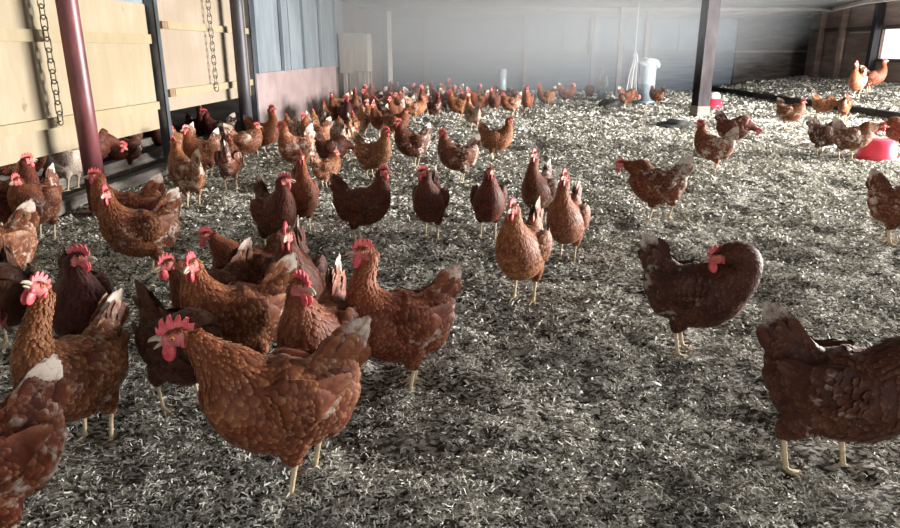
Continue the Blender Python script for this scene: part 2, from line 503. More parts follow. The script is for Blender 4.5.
    # ---- wings
    for sgn in (1, -1):
        bm = bmesh.new()
        vs = bmesh.ops.create_uvsphere(bm, u_segments=22, v_segments=12, radius=1)['verts']
        Rm = Matrix.Rotation(math.radians(6), 3, 'Y')
        for w_ in vs:
            q = Vector((w_.co.x*.086, w_.co.y*.020, w_.co.z*.058*(1-.35*max(0, -w_.co.x))))
            q.y -= .018*abs(w_.co.x)**2*1.0
            q = Rm @ q
            w_.co = Vector((q.x-.012, sgn*(q.y+.074), q.z+.236))
        bm.verts.ensure_lookup_table()
        wv = [tuple(a.co) for a in bm.verts]; wf = [tuple(x.index for x in fc.verts) for fc in bm.faces]
        if sgn < 0: wf = [tuple(reversed(x)) for x in wf]
        bm.free()
        wb = BVHTree.FromPolygons([Vector(a) for a in wv], wf)
        a2 = new_at()
        for _ in wv:
            a2['rnd'].append(.4); a2['along'].append(.4); a2['spine'].append(.4); a2['skin'].append(0.); a2['leg'].append(0.)
        sp = []
        # flight feathers first, long and stacked; coverts laid over them
        for k in range(9):
            z = .198+.0090*k; x = .01-.0035*k
            e = Vector((-.128+.004*abs(k-5), sgn*.050, .276-.005*(8-k)*.9)); p = Vector((x, sgn*.092, z))
            d = e-p
            sp.append((p, d, d.length*R.uniform(.94, 1.04), .0105, .0045+.0005*k, R.random()*.9, .4, True, Vector((0, sgn, .12))))
        for row in range(8):
            for k in range(10):
                x = .066-.0145*row+R.uniform(-.004, .004); z = .188+.0102*k+R.uniform(-.003, .003)
                hh = wb.find_nearest(Vector((x, sgn*.2, z)))
                hr = wb.ray_cast(Vector((x, sgn*.2, z)), Vector((0, -sgn, 0)))
                if hr[0] is None: continue
                L = R.uniform(.021, .029)
                sp.append((hr[0], Vector((-1, 0, R.uniform(.0, .28))), L, L*.36, .0055+.0006*(8-row), R.random(), .4, False, hr[1]))
        feather_cards(sp, wb, wv, wf, a2)
        parts.setdefault('wing', []).append(to_mesh('wing', wv, wf, a2))
    # ---- tail
    tv = []; tf = []; a3 = new_at(); sp = []
    root = tr + Vector((.006, 0, -.008)); pd = Vector((math.sin(te), 0, math.cos(te)))   # pd: across the tail, towards the back
    for sgn in (1, -1):
        for k in range(8):
            q = (k-3.5)/3.5
            el = te - math.radians(9*q)*.0
            d = (td - pd*q*.16 + Vector((0, -sgn*(.03+.06*(1-abs(q))), 0))).normalized()
            p = root + pd*q*.034 + Vector((0, sgn*(.010*(1-abs(q)*.6)), 0))
            L = .118 - .022*abs(q-.1) - (.02 if q < -.8 else 0)
            sp.append((p, d, L*R.uniform(.95, 1.04), .0135, .001, R.random(), .05, True, Vector((-.1, sgn, .1))))
        for k in range(22):
            q = R.uniform(-1, 1)
            d = (td + pd*q*-.12 + Vector((0, -sgn*R.uniform(.0, .22), 0))).normalized()
            p = root + pd*q*.046 + td*R.uniform(-.03, .035) + Vector((0, sgn*R.uniform(.016, .028)*(1-.5*abs(q)), 0))
            sp.append((p, d, R.uniform(.038, .058), .0105, .002, R.random(), .1, True, Vector((0, sgn, .2))))
    feather_cards(sp, None, tv, tf, a3)
    for k in range(14):   # saddle coverts over the tail root
        pass
    parts['tail'] = [to_mesh('tail', tv, tf, a3)]
    # ---- comb
    bm = bmesh.new()
    prof = [(.031, .004), (.036, .014), (.036, .026), (.030, .020), (.028, .038), (.022, .044), (.018, .028), (.013, .046), (.007, .050), (.003, .031), (-.004, .046), (-.010, .047), (-.011, .030),
            (-.020, .040), (-.025, .037), (-.023, .024), (-.034, .024), (-.030, .012), (-.018, .011), (.0, .015), (.018, .012)]
    if not gap: prof = [(a*.88, b*.86+.001) for a, b in prof]
    if True:
        A_ = [bm.verts.new(hc+f*a+up*(b*.92+.001)+sd*.0030*(1.25-b*12)) for a, b in prof]
        B_ = [bm.verts.new(hc+f*a+up*(b*.92+.001)-sd*.0030*(1.25-b*12)) for a, b in prof]
        n_ = len(prof)
        fa = bm.faces.new(A_); fb = bm.faces.new(B_[::-1])
        for k in range(n_): bm.faces.new((A_[k], B_[k], B_[(k+1) % n_], A_[(k+1) % n_]))
        bmesh.ops.triangulate(bm, faces=[fa, fb])
        lean = .003
    mm = bpy.data.meshes.new('comb'); bmesh.ops.recalc_face_normals(bm, faces=bm.faces); bm.to_mesh(mm); bm.free()
    parts['comb'] = [mm]
    # ---- wattles
    for sgn in (1, -1):
        bg = Bag()
        c = hc + f*.018 - up*.027 + sd*sgn*.007
        bg.ell(c, (.0125, .0045, .0175), Fm, 14, 10)
        bg.ell(hc+f*.020-up*.013+sd*sgn*.008, (.008, .0035, .009), Fm, 10, 8)
        # ear lobe
        bg.ell(hc-f*.010-up*.009+sd*sgn*.0148, (.006, .003, .009), Fm, 10, 8)
        mm = bpy.data.meshes.new('wattle'); bg.bm.to_mesh(mm); bg.bm.free()
        mm.polygons.foreach_set('use_smooth', [True]*len(mm.polygons))
        parts.setdefault('wattle', []).append(mm)
    # ---- eyes
    for sgn in (1, -1):
        bg = Bag(); e = hc + f*.008 + up*.004 + sd*sgn*.0148
        bg.ell(e, (.0048, .0036, .0048), Fm, 12, 8)
        n1 = len(bg.bm.faces)
        bg.ell(e+sd*sgn*.0019, (.0024, .0024, .0024), Fm, 10, 6)
        bg.bm.faces.ensure_lookup_table()
        for i, fc in enumerate(bg.bm.faces): fc.material_index = 1 if i >= n1 else 0
        mm = bpy.data.meshes.new('eye'); bg.bm.to_mesh(mm); bg.bm.free()
        mm.polygons.foreach_set('use_smooth', [True]*len(mm.polygons))
        parts.setdefault('eye', []).append(mm)
    # ---- beak
    bg = Bag(); g = .006 if gap else .0008
    def hp(a, b): q = hc+f*a+up*b; return tuple(q)
    bg.loft([(*hp(.026, .001), .0075, .0075), (*hp(.037, .0015+g*.3), .0055, .0055), (*hp(.047, -.002+g*.5), .0032, .0036), (*hp(.052, -.0065+g*.6), .0008, .001)], 4, 10, tuple(sd))
    bg.loft([(*hp(.026, -.007), .0065, .0040), (*hp(.036, -.0075-g*.8), .0045, .0032), (*hp(.044, -.0085-g*1.6), .0015, .0014)], 4, 10, tuple(sd))
    mm = bpy.data.meshes.new('beak'); bg.bm.to_mesh(mm); bg.bm.free()
    mm.polygons.foreach_set('use_smooth', [True]*len(mm.polygons))
    parts['beak'] = [mm]
    PM = {'wing': ['wingf'], 'tail': ['tailf'], 'comb': ['comb'], 'wattle': ['comb'], 'eye': ['iris', 'pupil'], 'beak': ['beak']}
    body.materials.append(M['plume'])
    for k, L in parts.items():
        for mm in L:
            for x in PM[k]: mm.materials.append(M[x])
    # joined mesh for the far hens
    far = bmesh.new(); mats = [M['plume'], M['wingf'], M['tailf'], M['comb'], M['iris'], M['pupil'], M['beak']]
    for mm in [body]+[q for L in parts.values() for q in L]:
        n0 = len(far.faces); far.from_mesh(mm); far.faces.ensure_lookup_table()
        lut = [mats.index(x) for x in mm.materials]
        for i in range(n0, len(far.faces)): far.faces[i].material_index = lut[far.faces[i].material_index]
    fm_ = bpy.data.meshes.new('hen_far'); far.to_mesh(fm_); far.free()
    for x in mats: fm_.materials.append(x)
    return body, parts, fm_

HEN = {}
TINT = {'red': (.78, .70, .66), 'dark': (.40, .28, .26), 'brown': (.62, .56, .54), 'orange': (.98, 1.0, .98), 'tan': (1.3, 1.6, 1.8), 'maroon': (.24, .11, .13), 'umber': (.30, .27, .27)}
def hen_proto(pose):
    if pose not in HEN: HEN[pose] = build_hen(pose, len(HEN)+5)
    return HEN[pose]

def place_hen(px, py, yaw, pose, sc, tint, white, label, group=None, z=0.0, roll=0):
    if pose in ('peckish',): pose = 'peck'
    body, parts, far = hen_proto(pose)
    x, y = px_ground(px, py, z)
    yaw = yaw + math.degrees(math.atan2(-x, y))     # yaw in the table is relative to the line of sight
    if 3.9 < y < 9: white += .12
    col = (*[c*random.uniform(.92, 1.08) for c in TINT[tint]], white)
    zz = (gz(x, y) if z == 0 else z)
    if callable(z): zz = z
    distant = y > 8.5
    o = bpy.data.objects.new('hen', far if distant else body); C.objects.link(o)
    o.location = (x, y, zz-.004); o.rotation_euler = (0, 0, math.radians(yaw)); o.scale = (sc, sc, sc)
    o.color = col
    tag(o, label, 'hen', group)
    if not distant:
        for k, L in parts.items():
            for mm in L:
                c = bpy.data.objects.new(k, mm); C.objects.link(c); c.parent = o; c.color = col
    return o

HENS = [
 # px, py (feet), yaw, pose, scale, tint, white, label
 (294, 486, 183, 'open', 1.12, 'red', .42, 'large red-brown hen in the foreground facing left with open beak'),
 (-4, 548, 180, 'up', 1.08, 'red', .52, 'hen cut off by the bottom left corner with upright white tail'),
 (92, 438, 226, 'lookup', 1.05, 'orange', .50, 'tan-orange hen lifting its beak towards the camera, white tail tip, at left foreground'),
 (88, 362, 275, 'upL', 1.06, 'maroon', .22, 'dark maroon hen with bright red comb standing behind the orange hen that looks up'),
 (20, 352, 262, 'low', .98, 'umber', .25, 'dark hen mostly hidden behind the orange hen that looks up, tail raised'),
 (4, 302, 184, 'up', 1.05, 'orange', .50, 'tan hen cut by the left edge, standing on two yellow legs with raised white tail'),
 (46, 243, 232, 'hunch', 1.03, 'brown', .50, 'brown hen with raised pale tail just right of the left edge, below the plywood panel'),
 (14, 238, 18, 'up', 1.05, 'dark', .25, 'dark brown hen at the left edge with bright red comb just under the plywood panel'),
 (136, 247, 184, 'up', 1.05, 'red', .44, 'rust-brown hen standing against the red pole, half behind another hen'),
 (150, 274, 192, 'upL', 1.06, 'red', .48, 'brown hen with pale pink face, in front of the hen at the red pole'),
 (224, 352, 220, 'lean', 1.0, 'brown', .25, 'small dark-breasted hen with lowered pink face behind the foreground hen'),
 (250, 378, 190, 'upL', 1.05, 'orange', .44, 'orange-brown hen with cream tail tip standing left of centre behind the foreground hen'),
 (186, 408, -58, 'low', 1.0, 'umber', .08, 'dark hen with raised tail standing on two legs behind the foreground hen, head hidden'),
 (300, 340, 262, 'up', 1.12, 'dark', .25, 'dark upright hen with pale pink face between the cream-tailed hen and the dark-faced hen'),
 (326, 404, 248, 'upL', 1.12, 'red', .36, 'hen with dark face and blood-red comb turned to the camera above the foreground hen tail'),
 (406, 388, 196, 'tall', 1.04, 'red', .47, 'tall red-brown hen with white tail tip standing in left profile at picture centre'),
 (258, 312, 185, 'lean', .90, 'brown', .30, 'hen walking left with pale comb and lowered body behind the cream-tailed hen'),
 (276, 252, 295, 'upL', 1.04, 'dark', .34, 'dark hen with greyish-pink comb standing left of the upright red-combed hen'),
 (303, 236, 278, 'tall', 1.02, 'red', .22, 'upright rusty hen facing the camera with bright red comb, right of the greyish-combed hen'),
 (362, 243, 342, 'up', .98, 'dark', .28, 'dark hen facing right with raised tail, behind the tall hen in left profile'),
 (431, 240, 258, 'upR', 1.0, 'dark', .42, 'dark mottled hen facing the camera, standing left of the middle group of four'),
 (522, 305, 250, 'up', 1.06, 'orange', .25, 'orange-brown hen facing the camera at the front of the middle group of four'),
 (566, 260, 255, 'tall', 1.02, 'orange', .30, 'broad rust hen facing the camera at the right of the middle group of four'),
 (488, 240, 272, 'up', 1.0, 'dark', .36, 'slim dark hen facing the camera at the left of the middle group of four'),
 (538, 224, 250, 'tall', 1.0, 'brown', .44, 'mottled hen with turned pink face at the back of the middle group of four'),
 (655, 223, 181, 'fwd', 1.04, 'brown', .52, 'hen striding left with neck stretched and sunlit white rear, alone right of centre'),
 (686, 353, -6, 'back', 1.08, 'umber', .36, 'dark hen facing right with its head turned back over its shoulder'),
 (824, 472, 3, 'fwd', 1.12, 'umber', .36, 'dark hen walking out of the picture at the right edge, head outside the frame'),
 (893, 246, 8, 'up', 1.03, 'brown', .50, 'brown hen cut by the right edge in mid height, only tail and rear showing'),
 (712, 173, 172, 'up', 1.02, 'brown', .62, 'brown hen with sunlit white tail facing left below the big grey column'),
 (730, 150, -8, 'low', 1.08, 'dark', .44, 'dark hen stretching its red face forward just right of the big grey column'),
 (787, 131, -12, 'hunch', 1.05, 'brown', .44, 'hunched brown hen with raised white tail in front of the kerb board'),
 (821, 119, -5, 'low', 1.0, 'tan', .46, 'tan hen bending its head down before the kerb board, behind the red-bowl hens'),
 (842, 121, 85, 'hunch', 1.0, 'orange', .48, 'pale hen seen from behind, between the tan bending hen and the red-bowl hens'),
 (822, 155, 12, 'low', 1.05, 'umber', .48, 'dark brown hen behind the spotted hen left of the red bowl'),
 (848, 160, 6, 'fwd', 1.06, 'brown', .55, 'white-spotted brown hen standing beside the red bowl with head to the right'),
 (899, 152, 186, 'low', 1.05, 'brown', .36, 'hen at the right edge lowering its dark head to the red bowl'),
 (855, 98, 245, 'tall', 1.02, 'orange', .46, 'upright hen on the raised litter beyond the kerb board, left one of two', ),
 (870, 92, 8, 'tall', 1.0, 'brown', .40, 'upright red-faced hen on the raised litter beside the far post, right one of two'),
 # middle distance
 (459, 184, 188, 'up', .98, 'brown', .52, 'hen facing left with bushy whitish tail, above and left of the middle group of four'),
 (414, 168, 200, 'up', 1.0, 'dark', .48, 'dark hen with white-edged tail behind the dark mottled hen'),
 (373, 180, 328, 'up', 1.0, 'orange', .42, 'orange-breasted hen facing right, above the dark hen with raised tail'),
 (495, 160, -5, 'up', .97, 'orange', .30, 'light rusty hen facing right just above the slim dark hen'),
 (192, 207, 118, 'up', 1.06, 'orange', .52, 'ruffled orange hen seen from behind, just right of the first grey steel upright'),
 (206, 176, 215, 'up', 1.03, 'orange', .42, 'upright orange hen with bright comb between the ruffled hen and the tail-up hen'),
 (186, 168, 230, 'hunch', 1.0, 'tan', .5, 'pale-chested hen under the far plywood panel, next to the grey steel upright'),
 (232, 190, 82, 'hunch', 1.0, 'brown', .50, 'brown hen seen from behind left of the dark round pole, tail feathers split'),
 (246, 166, 14, 'hunch', 1.0, 'orange', .52, 'orange hen with ragged pale tail standing at the foot of the dark round pole'),
 (264, 155, -25, 'tall', 1.05, 'red', .22, 'tall dark-red hen with stretched neck in front of the pinkish board'),
 (128, 176, 205, 'lean', .98, 'dark', .34, 'dark hen stepping on the ledge boards under the first plywood panel'),
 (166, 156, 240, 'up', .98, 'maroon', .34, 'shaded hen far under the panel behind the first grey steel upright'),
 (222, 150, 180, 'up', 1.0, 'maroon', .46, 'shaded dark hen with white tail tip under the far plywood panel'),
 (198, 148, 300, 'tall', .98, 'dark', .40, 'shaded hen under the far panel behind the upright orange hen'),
 (300, 178, 222, 'upR', 1.08, 'orange', .58, 'white-mottled hen with pink face leading the dense flock on the left'),
 (293, 150, 110, 'hunch', 1.0, 'tan', .62, 'cream hen with white tail seen from behind beside the pinkish board'),
 (312, 143, 75, 'hunch', 1.0, 'tan', .58, 'light hen with pointed white tail tip against the pinkish board'),
 (318, 152, 200, 'up', .98, 'orange', .40, 'orange hen with pink face right of the cream hen with white tail'),
 (333, 170, 12, 'low', .90, 'dark', .26, 'small dark hen with pink face bending down in front of the dense flock'),
 (327, 190, 30, 'hunch', .74, 'tan', .42, 'small speckled buff hen crouching behind the upright rusty hen'),
 (342, 160, 95, 'hunch', 1.02, 'tan', .64, 'whitish hen seen from behind, standing in front of the dense flock'),
 (352, 147, 80, 'hunch', 1.0, 'orange', .52, 'orange hen with raised cream tail behind the whitish hen'),
 (334, 128, 265, 'tall', 1.02, 'brown', .50, 'tall brown and white hen facing the camera at the right end of the pinkish board'),
 (346, 130, 285, 'up', 1.0, 'maroon', .30, 'dark hen with bright pink face at the right end of the pinkish board'),
 (362, 137, 275, 'up', 1.0, 'tan', .70, 'almost white hen in the middle of the dense flock'),
 (381, 138, 235, 'up', 1.0, 'brown', .42, 'brown hen with pale face in the dense flock, above the orange-breasted hen'),
 (396, 140, 340, 'hunch', .98, 'red', .40, 'red hen with low body in the dense flock left of the white-edged-tail hen'),
 (473, 132, 120, 'up', 1.0, 'tan', .70, 'small white-backed hen above the hen with bushy whitish tail'),
 (459, 121, 185, 'up', 1.0, 'orange', .42, 'plain orange hen standing clear right of the dense flock'),
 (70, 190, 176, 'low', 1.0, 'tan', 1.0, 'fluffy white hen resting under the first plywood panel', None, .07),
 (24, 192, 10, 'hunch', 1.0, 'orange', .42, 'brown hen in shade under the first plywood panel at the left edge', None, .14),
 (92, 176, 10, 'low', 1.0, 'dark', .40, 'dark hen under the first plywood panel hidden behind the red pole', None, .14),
 # hazy distance
 (546, 109, 185, 'up', 1.0, 'orange', .46, 'pale brown hen in the haze, left of the pair before the back wall'),
 (566, 105, 20, 'hunch', 1.05, 'brown', .50, 'hazy hen with light tail, right of the pair before the back wall'),
 (589, 101, 270, 'hunch', 1.05, 'dark', .34, 'dark hazy hen standing below a thin hanging post near the back wall'),
 (626, 109, 30, 'low', 1.05, 'brown', .50, 'brown hen pecking at the left foot of the metal feeder tube'),
 (656, 106, 140, 'hunch', 1.0, 'orange', .58, 'orange hen with white tail half behind the right of the feeder tube'),
]
CROWD_L = [ # the packed flock in front of the grey board cabinet and pale post
 (325, 135, 90), (340, 118, 200), (352, 121, 300), (357, 129, 180), (371, 128, 250), (385, 126, 140), (397, 128, 230), (350, 111, 260), (361, 115, 40),
 (373, 117, 200), (384, 114, 330), (394, 118, 110), (405, 121, 200), (416, 122, 20), (425, 116, 250), (434, 121, 300), (402, 112, 260), (412, 108, 30),
 (368, 107, 300), (380, 105, 200), (391, 106, 90), (421, 107, 210), (432, 110, 270), (441, 113, 150), (448, 108, 20), (442, 102, 260), (455, 104, 200), (428, 101, 300), (411, 101, 120), (396, 99, 250)]
CROWD_C = [ # the thin line of hens in the haze
 (465, 113, 250), (474, 107, 30), (479, 115, 200), (486, 110, 280), (494, 114, 250), (503, 106, 150), (511, 116, 190), (519, 110, 340), (527, 113, 265)]

# ------------------------------------------------------------------ the setting
# left line: poles and panels run along x = PX(y)
def LX(y, off=0.0): return -2.75 + .06*y - off
ANG = math.atan(.06)          # the left line leans to the right by this much
Zc = 1.84

# floor with litter bed
xs = np.concatenate([np.arange(-4.4, 4.5, .035), np.arange(4.5, 9.3, .06)])
ys = np.concatenate([np.arange(-2.5, .6, .08), np.arange(.6, 6, .022), np.arange(6, 18.3, .07)])
XX, YY = np.meshgrid(xs, ys)
ZZ = ground(XX, YY)
V = np.stack([XX, YY, ZZ], -1).reshape(-1, 3)
ny, nx = XX.shape
i = np.arange((ny-1)*(nx-1)); r = i//(nx-1); c = i % (nx-1); a = r*nx+c
Fc = np.stack([a, a+1, a+nx+1, a+nx], -1)
me = bpy.data.meshes.new('floor')
me.vertices.add(len(V)); me.vertices.foreach_set('co', V.ravel())
me.loops.add(Fc.size); me.loops.foreach_set('vertex_index', Fc.ravel())
me.polygons.add(len(Fc)); me.polygons.foreach_set('loop_start', np.arange(0, Fc.size, 4))
me.polygons.foreach_set('use_smooth', np.ones(len(Fc), bool))
me.update(calc_edges=True)
fl = link('floor', me, M['litter']); tag(fl, kind='structure')

# loose litter: bent chips of straw and shavings
def chips():
    P = []
    for (d0, d1, dens, L, W) in ((.55, 2.2, 36000, .0098, .0012), (2.2, 4.0, 13000, .013, .0020), (4.0, 6.5, 5000, .017, .0032), (6.5, 10, 2400, .022, .0048), (10, 17.6, 800, .032, .008)):
        x0, x1 = max(-(.74*d1+.5), LX(d0)-.3), min(.74*d1+.5, 8.9)
        n = int((x1-x0)*(d1-d0)*dens)
        x = rng.uniform(x0, x1, n); y = rng.uniform(d0, d1, n)
        k = (np.abs(x) < .74*y+.5)
        k &= (x > -2.75+.06*y+.02) & (x < 8.9)
        # clumps and bare patches
        k &= (vnoise(x*3.1+5, y*3.1)+.6*vnoise(x*9, y*9+3) + .6*vnoise(x*24, y*24+5) + rng.uniform(-.35, .35, n) > -.12)
        x = x[k]; y = y[k]; n = len(x)
        P.append(np.stack([x, y, L*rng.uniform(.3, 1.9, n)**1.1, W*rng.uniform(.5, 1.9, n)], 1))
    P = np.concatenate(P); n = len(P)
    x, y, L, W = P.T
    z = ground(x, y)
    an = rng.uniform(0, 2*PI, n); el = rng.normal(0, .32, n)
    dx = np.cos(an)*np.cos(el); dy = np.sin(an)*np.cos(el); dz = np.sin(el)
    tw = rng.normal(0, .7, n)
    sx = -np.sin(an)*np.cos(tw); sy = np.cos(an)*np.cos(tw); sz = np.sin(tw)
    mid = np.stack([x, y, z+.003+np.abs(dz)*L*.5+rng.uniform(0, .010, n)], 1)
    D = np.stack([dx, dy, dz], 1)*L[:, None]*.5; S = np.stack([sx, sy, sz], 1)*W[:, None]
    bend = np.zeros((n, 3)); bend[:, 2] = -L*rng.uniform(-.05, .2, n)
    vv = np.stack([mid-D-S+bend, mid-D+S+bend, mid-S, mid+S, mid+D-S*.7+bend, mid+D+S*.7+bend], 1).reshape(-1, 3)
    b = np.arange(n)*6
    ff = np.concatenate([np.stack([b, b+1, b+3, b+2], 1), np.stack([b+2, b+3, b+5, b+4], 1)])
    me = bpy.data.meshes.new('wood_shavings')
    me.vertices.add(len(vv)); me.vertices.foreach_set('co', vv.ravel())
    me.loops.add(ff.size); me.loops.foreach_set('vertex_index', ff.ravel())
    me.polygons.add(len(ff)); me.polygons.foreach_set('loop_start', np.arange(0, ff.size, 4))
    me.update(calc_edges=True)
    rr = np.clip(rng.beta(1.6, 1.3, n) + .25*vnoise(x*2.2, y*2.2+8), 0, 1)
    at = me.attributes.new('rnd', 'FLOAT', 'POINT'); at.data.foreach_set('value', np.repeat(rr, 6).astype(np.float32))
    return me
ch = link('straw_litter', chips(), M['chip'])
tag(ch, 'loose grey-beige straw and wood shavings covering the barn floor', 'litter', kind='stuff')

def wall_quad(name, bm, mat): return tag(obj(name, bm, mat), kind='structure')

# back wall: slate boards below, pale blue panels above, dark at the right
def boards(bm, x0, x1, y, z0, z1, h, gap=.006, depth=.03, jit=.006):
    z = z0
    while z < z1-.01:
        t = min(z+h, z1); j = random.uniform(0, jit)
        box(bm, x0, x1, y+j, y+depth+j, z+gap, t)
        z = t
bm = bmesh.new()
boards(bm, -1.9, 9.1, 18.0, 0, .93, .155); box(bm, -1.9, 9.1, 18.05, 18.1, 0, 2.4)
wall_quad('wall_back', bm, M['slate_board'])
bm = bmesh.new()
for k in range(7):
    x0 = -1.5+k*1.45
    if x0 > 7.3: break
    box(bm, x0, x0+1.43, 17.99, 18.015, .97, 1.78)
wall_quad('wall_back_panels', bm, M['pale_blue']).name = 'trim_1'
bm = bmesh.new(); box(bm, -1.9, 9.0, 17.93, 18.0, .93, .985); box(bm, -1.9, 9.0, 17.9, 18.0, 1.74, 1.83)
wall_quad('trim_2', bm, M['grey_timber'])
bm = bmesh.new(); box(bm, 7.2, 9.0, 17.95, 17.985, 0, 1.79); wall_quad('trim_3', bm, M['dark_board'])
for x in (-.6, 1.9, 3.55, 4.95, 6.35):
    bm = bmesh.new(); box(bm, x-.055, x+.055, 17.86, 17.98, .9 if x > 3 else 0.0, 1.80); bevel(bm, .006)
    tag(obj('wall_stud', bm, M['grey_timber']), 'grey timber stud standing against the back wall panels', 'stud', 'studs of the back wall')

# right wall: brown boards with a long light opening, rail, posts
RX = 9.0
bm = bmesh.new()
def rboards(y0, y1, z0, z1, h):
    z = z0
    while z < z1-.01:
        t = min(z+h, z1); j = random.uniform(0, .008)
        box(bm, RX+j, RX+.03+j, y0, y1, z+.006, t); z = t
rboards(14.95, 18, .2, 2.6, .19)
rboards(-2.5, 14.95, .2, .78, .19)
rboards(-2.5, 14.95, 1.44, 2.6, .19)
box(bm, RX+.04, RX+.06, 14.95, 18, .0, 2.6); box(bm, RX+.04, RX+.06, -2.5, 14.95, 0, .78); box(bm, RX+.04, RX+.06, -2.5, 14.95, 1.42, 2.6)
wall_quad('wall_right', bm, M['brown_board'])
bm = bmesh.new(); box(bm, RX-.06, RX, -2.5, 18, 1.40, 1.48); box(bm, RX-.05, RX, -2.5, 14.95, .76, .82)
wall_quad('trim_4', bm, M['grey_timber'])
bm = bmesh.new(); box(bm, RX-.045, RX+.0, 15.2, 16.1, 1.345, 1.372, ); wall_quad('trim_5', bm, M['white_timber'])
for yy, w in ((15.02, .07), (16.3, .05), (17.2, .035)):
    bm = bmesh.new(); box(bm, RX-.17, RX-.03, yy-w, yy+w, .25, 2.6); bevel(bm, .006)
    tag(obj('wall_post', bm, M['steel_dark'] if w == .07 else M['brown_board']),
        {.07: 'thick dark post beside the bright opening in the brown side wall', .05: 'brown post in the middle of the shaded side wall', .035: 'slim brown post nearest the far corner of the shaded side wall'}[w], 'post')

# ceiling of pale sheets, bright timber along its right edge, skylight opening
bm = bmesh.new()
SKY = (1.6, 2.6)
for (x0, x1, y0, y1) in ((-4.4, SKY[1], -2.5, 18),):
    box(bm, x0, x1, y0, y1, Zc, Zc+.03)
EDGE = [(8.95, 18.0), (7.45, 13.0), (7.45, -2.5)]
vv_ = [bm.verts.new((x, y, z)) for z in (Zc, Zc+.03) for x, y in ([(SKY[1], -2.5), (SKY[1], 18.0)]+EDGE)]
bm.faces.new(vv_[:5]); bm.faces.new(vv_[5:][::-1])
for k in range(5): bm.faces.new((vv_[k], vv_[(k+1) % 5], vv_[(k+1) % 5+5], vv_[k+5]))
wall_quad('ceiling', bm, M['ceiling'])
bm = bmesh.new(); box(bm, 7.0, 9.2, -2.5, 18.1, 2.62, 2.66); wall_quad('ceiling_light_stop', bm, M['brown_board'])  # unseen upper roof, added to keep light from leaking onto the far floor
bm = bmesh.new()
for (xa, ya), (xb, yb) in zip(EDGE, EDGE[1:]):
    for off, w_, za, zb in ((-.10, .10, Zc-.06, Zc-.002), (.02, .07, Zc-.03, Zc+.06)):
        q = [bm.verts.new((x, y, z)) for z in (za, zb) for x, y in ((xa+off, ya), (xb+off, yb), (xb+off+w_, yb), (xa+off+w_, ya))]
        for f_ in ((0, 1, 2, 3), (7, 6, 5, 4), (0, 4, 5, 1), (1, 5, 6, 2), (2, 6, 7, 3), (3, 7, 4, 0)): bm.faces.new([q[i] for i in f_])
wall_quad('trim_6', bm, M['white_timber'])
for k, yy in enumerate((15.2, 16.3, 17.3)):
    bm = bmesh.new(); box(bm, -4.3, 7.4+.3*(yy-13), yy-.03, yy+.03, Zc-.07, Zc-.002)
    tag(obj('ceiling_joist', bm, M['grey_timber']), ('pale joist under the ceiling, nearest of three', 'pale joist under the ceiling, middle of three', 'pale joist under the ceiling, closest to the back wall')[k], 'joist')

# left side: blue sheet wall, pink board, tan board
def strip(bm, y0, y1, z0, z1, off, th):
    """slab along the left line, its face off metres behind the line"""
    pts = [(LX(y0, off), y0), (LX(y1, off), y1), (LX(y1, off)-th, y1), (LX(y0, off)-th, y0)]
    lo = [bm.verts.new((x, y, z0)) for x, y in pts]; hi = [bm.verts.new((x, y, z1)) for x, y in pts]
    bm.faces.new(lo[::-1]); bm.faces.new(hi)
    for k in range(4): bm.faces.new((lo[k], lo[(k+1) % 4], hi[(k+1) % 4], hi[k]))
bm = bmesh.new()
y = 8.0
while y < 13.4:
    strip(bm, y, min(y+.9, 13.4), .70, 2.6, .03+.012*(int(y*10) % 2), .03); y += .9
wall_quad('wall_left', bm, M['blue_sheet'])
bm = bmesh.new()
for k in range(5): strip(bm, 8.3+k*1.05, 8.34+k*1.05, .72, 2.5, -.01, .04)
wall_quad('trim_7', bm, M['blue_sheet'])
bm = bmesh.new(); strip(bm, 8.0, 12.4, 0, .735, 0.0, .04); wall_quad('trim_8', bm, M['pink_board'])
bm = bmesh.new(); strip(bm, 12.4, 18, 0, 2.6, .05, .04); wall_quad('wall_left_far', bm, M['tan_board'])
bm = bmesh.new(); strip(bm, -2.5, 8.0, 1.34, 2.6, .03, .03); wall_quad('wall_left_top', bm, M['blue_sheet'])
bm = bmesh.new(); box(bm, -4.4, -4.35, -2.5, 18, 0, 2.6); wall_quad('wall_left_inner', bm, M['dark_board'])
bm = bmesh.new(); box(bm, -4.4, -2.3, 8.0, 8.05, 0, 2.6); wall_quad('wall_left_end', bm, M['dark_board'])

# plywood flap panels with battens
def panel(y0, y1, z0, z1, bat, mat, label, endcap):
    ym = (y0+y1)/2
    root = empty('flap_panel', (LX(ym), ym, z0))
    tag(root, label, 'panel')
    def add(nm, mt, *b):
        bm = bmesh.new()
        for q in b: strip(bm, *q)
        for v in bm.verts: v.co -= Vector((LX(ym), ym, z0))
        return obj(nm, bm, mt, root)
    add('board', mat, (y0, y1, z0, z1, 0.0, .018))
    for (a, b) in bat:
        add('batten', M['batten'], (y0+endcap, y1-.02, a, b, -.032, .032))
        if endcap: add('batten_end', M['endgrain'], (y0+endcap-.10, y0+endcap-.002, a, b, -.030, .030))
    return root
panel(1.2, 5.72, .375, 1.34, ((.535, .595), (1.045, 1.115)), M['ply'], 'pale plywood flap panel nearest the camera on the left, with two battens', 0)
panel(5.86, 8.02, .50, 1.82, ((.615, .68), (1.165, 1.225)), M['ply2'], 'pinkish plywood flap panel behind the first, between the grey steel uprights', .16)

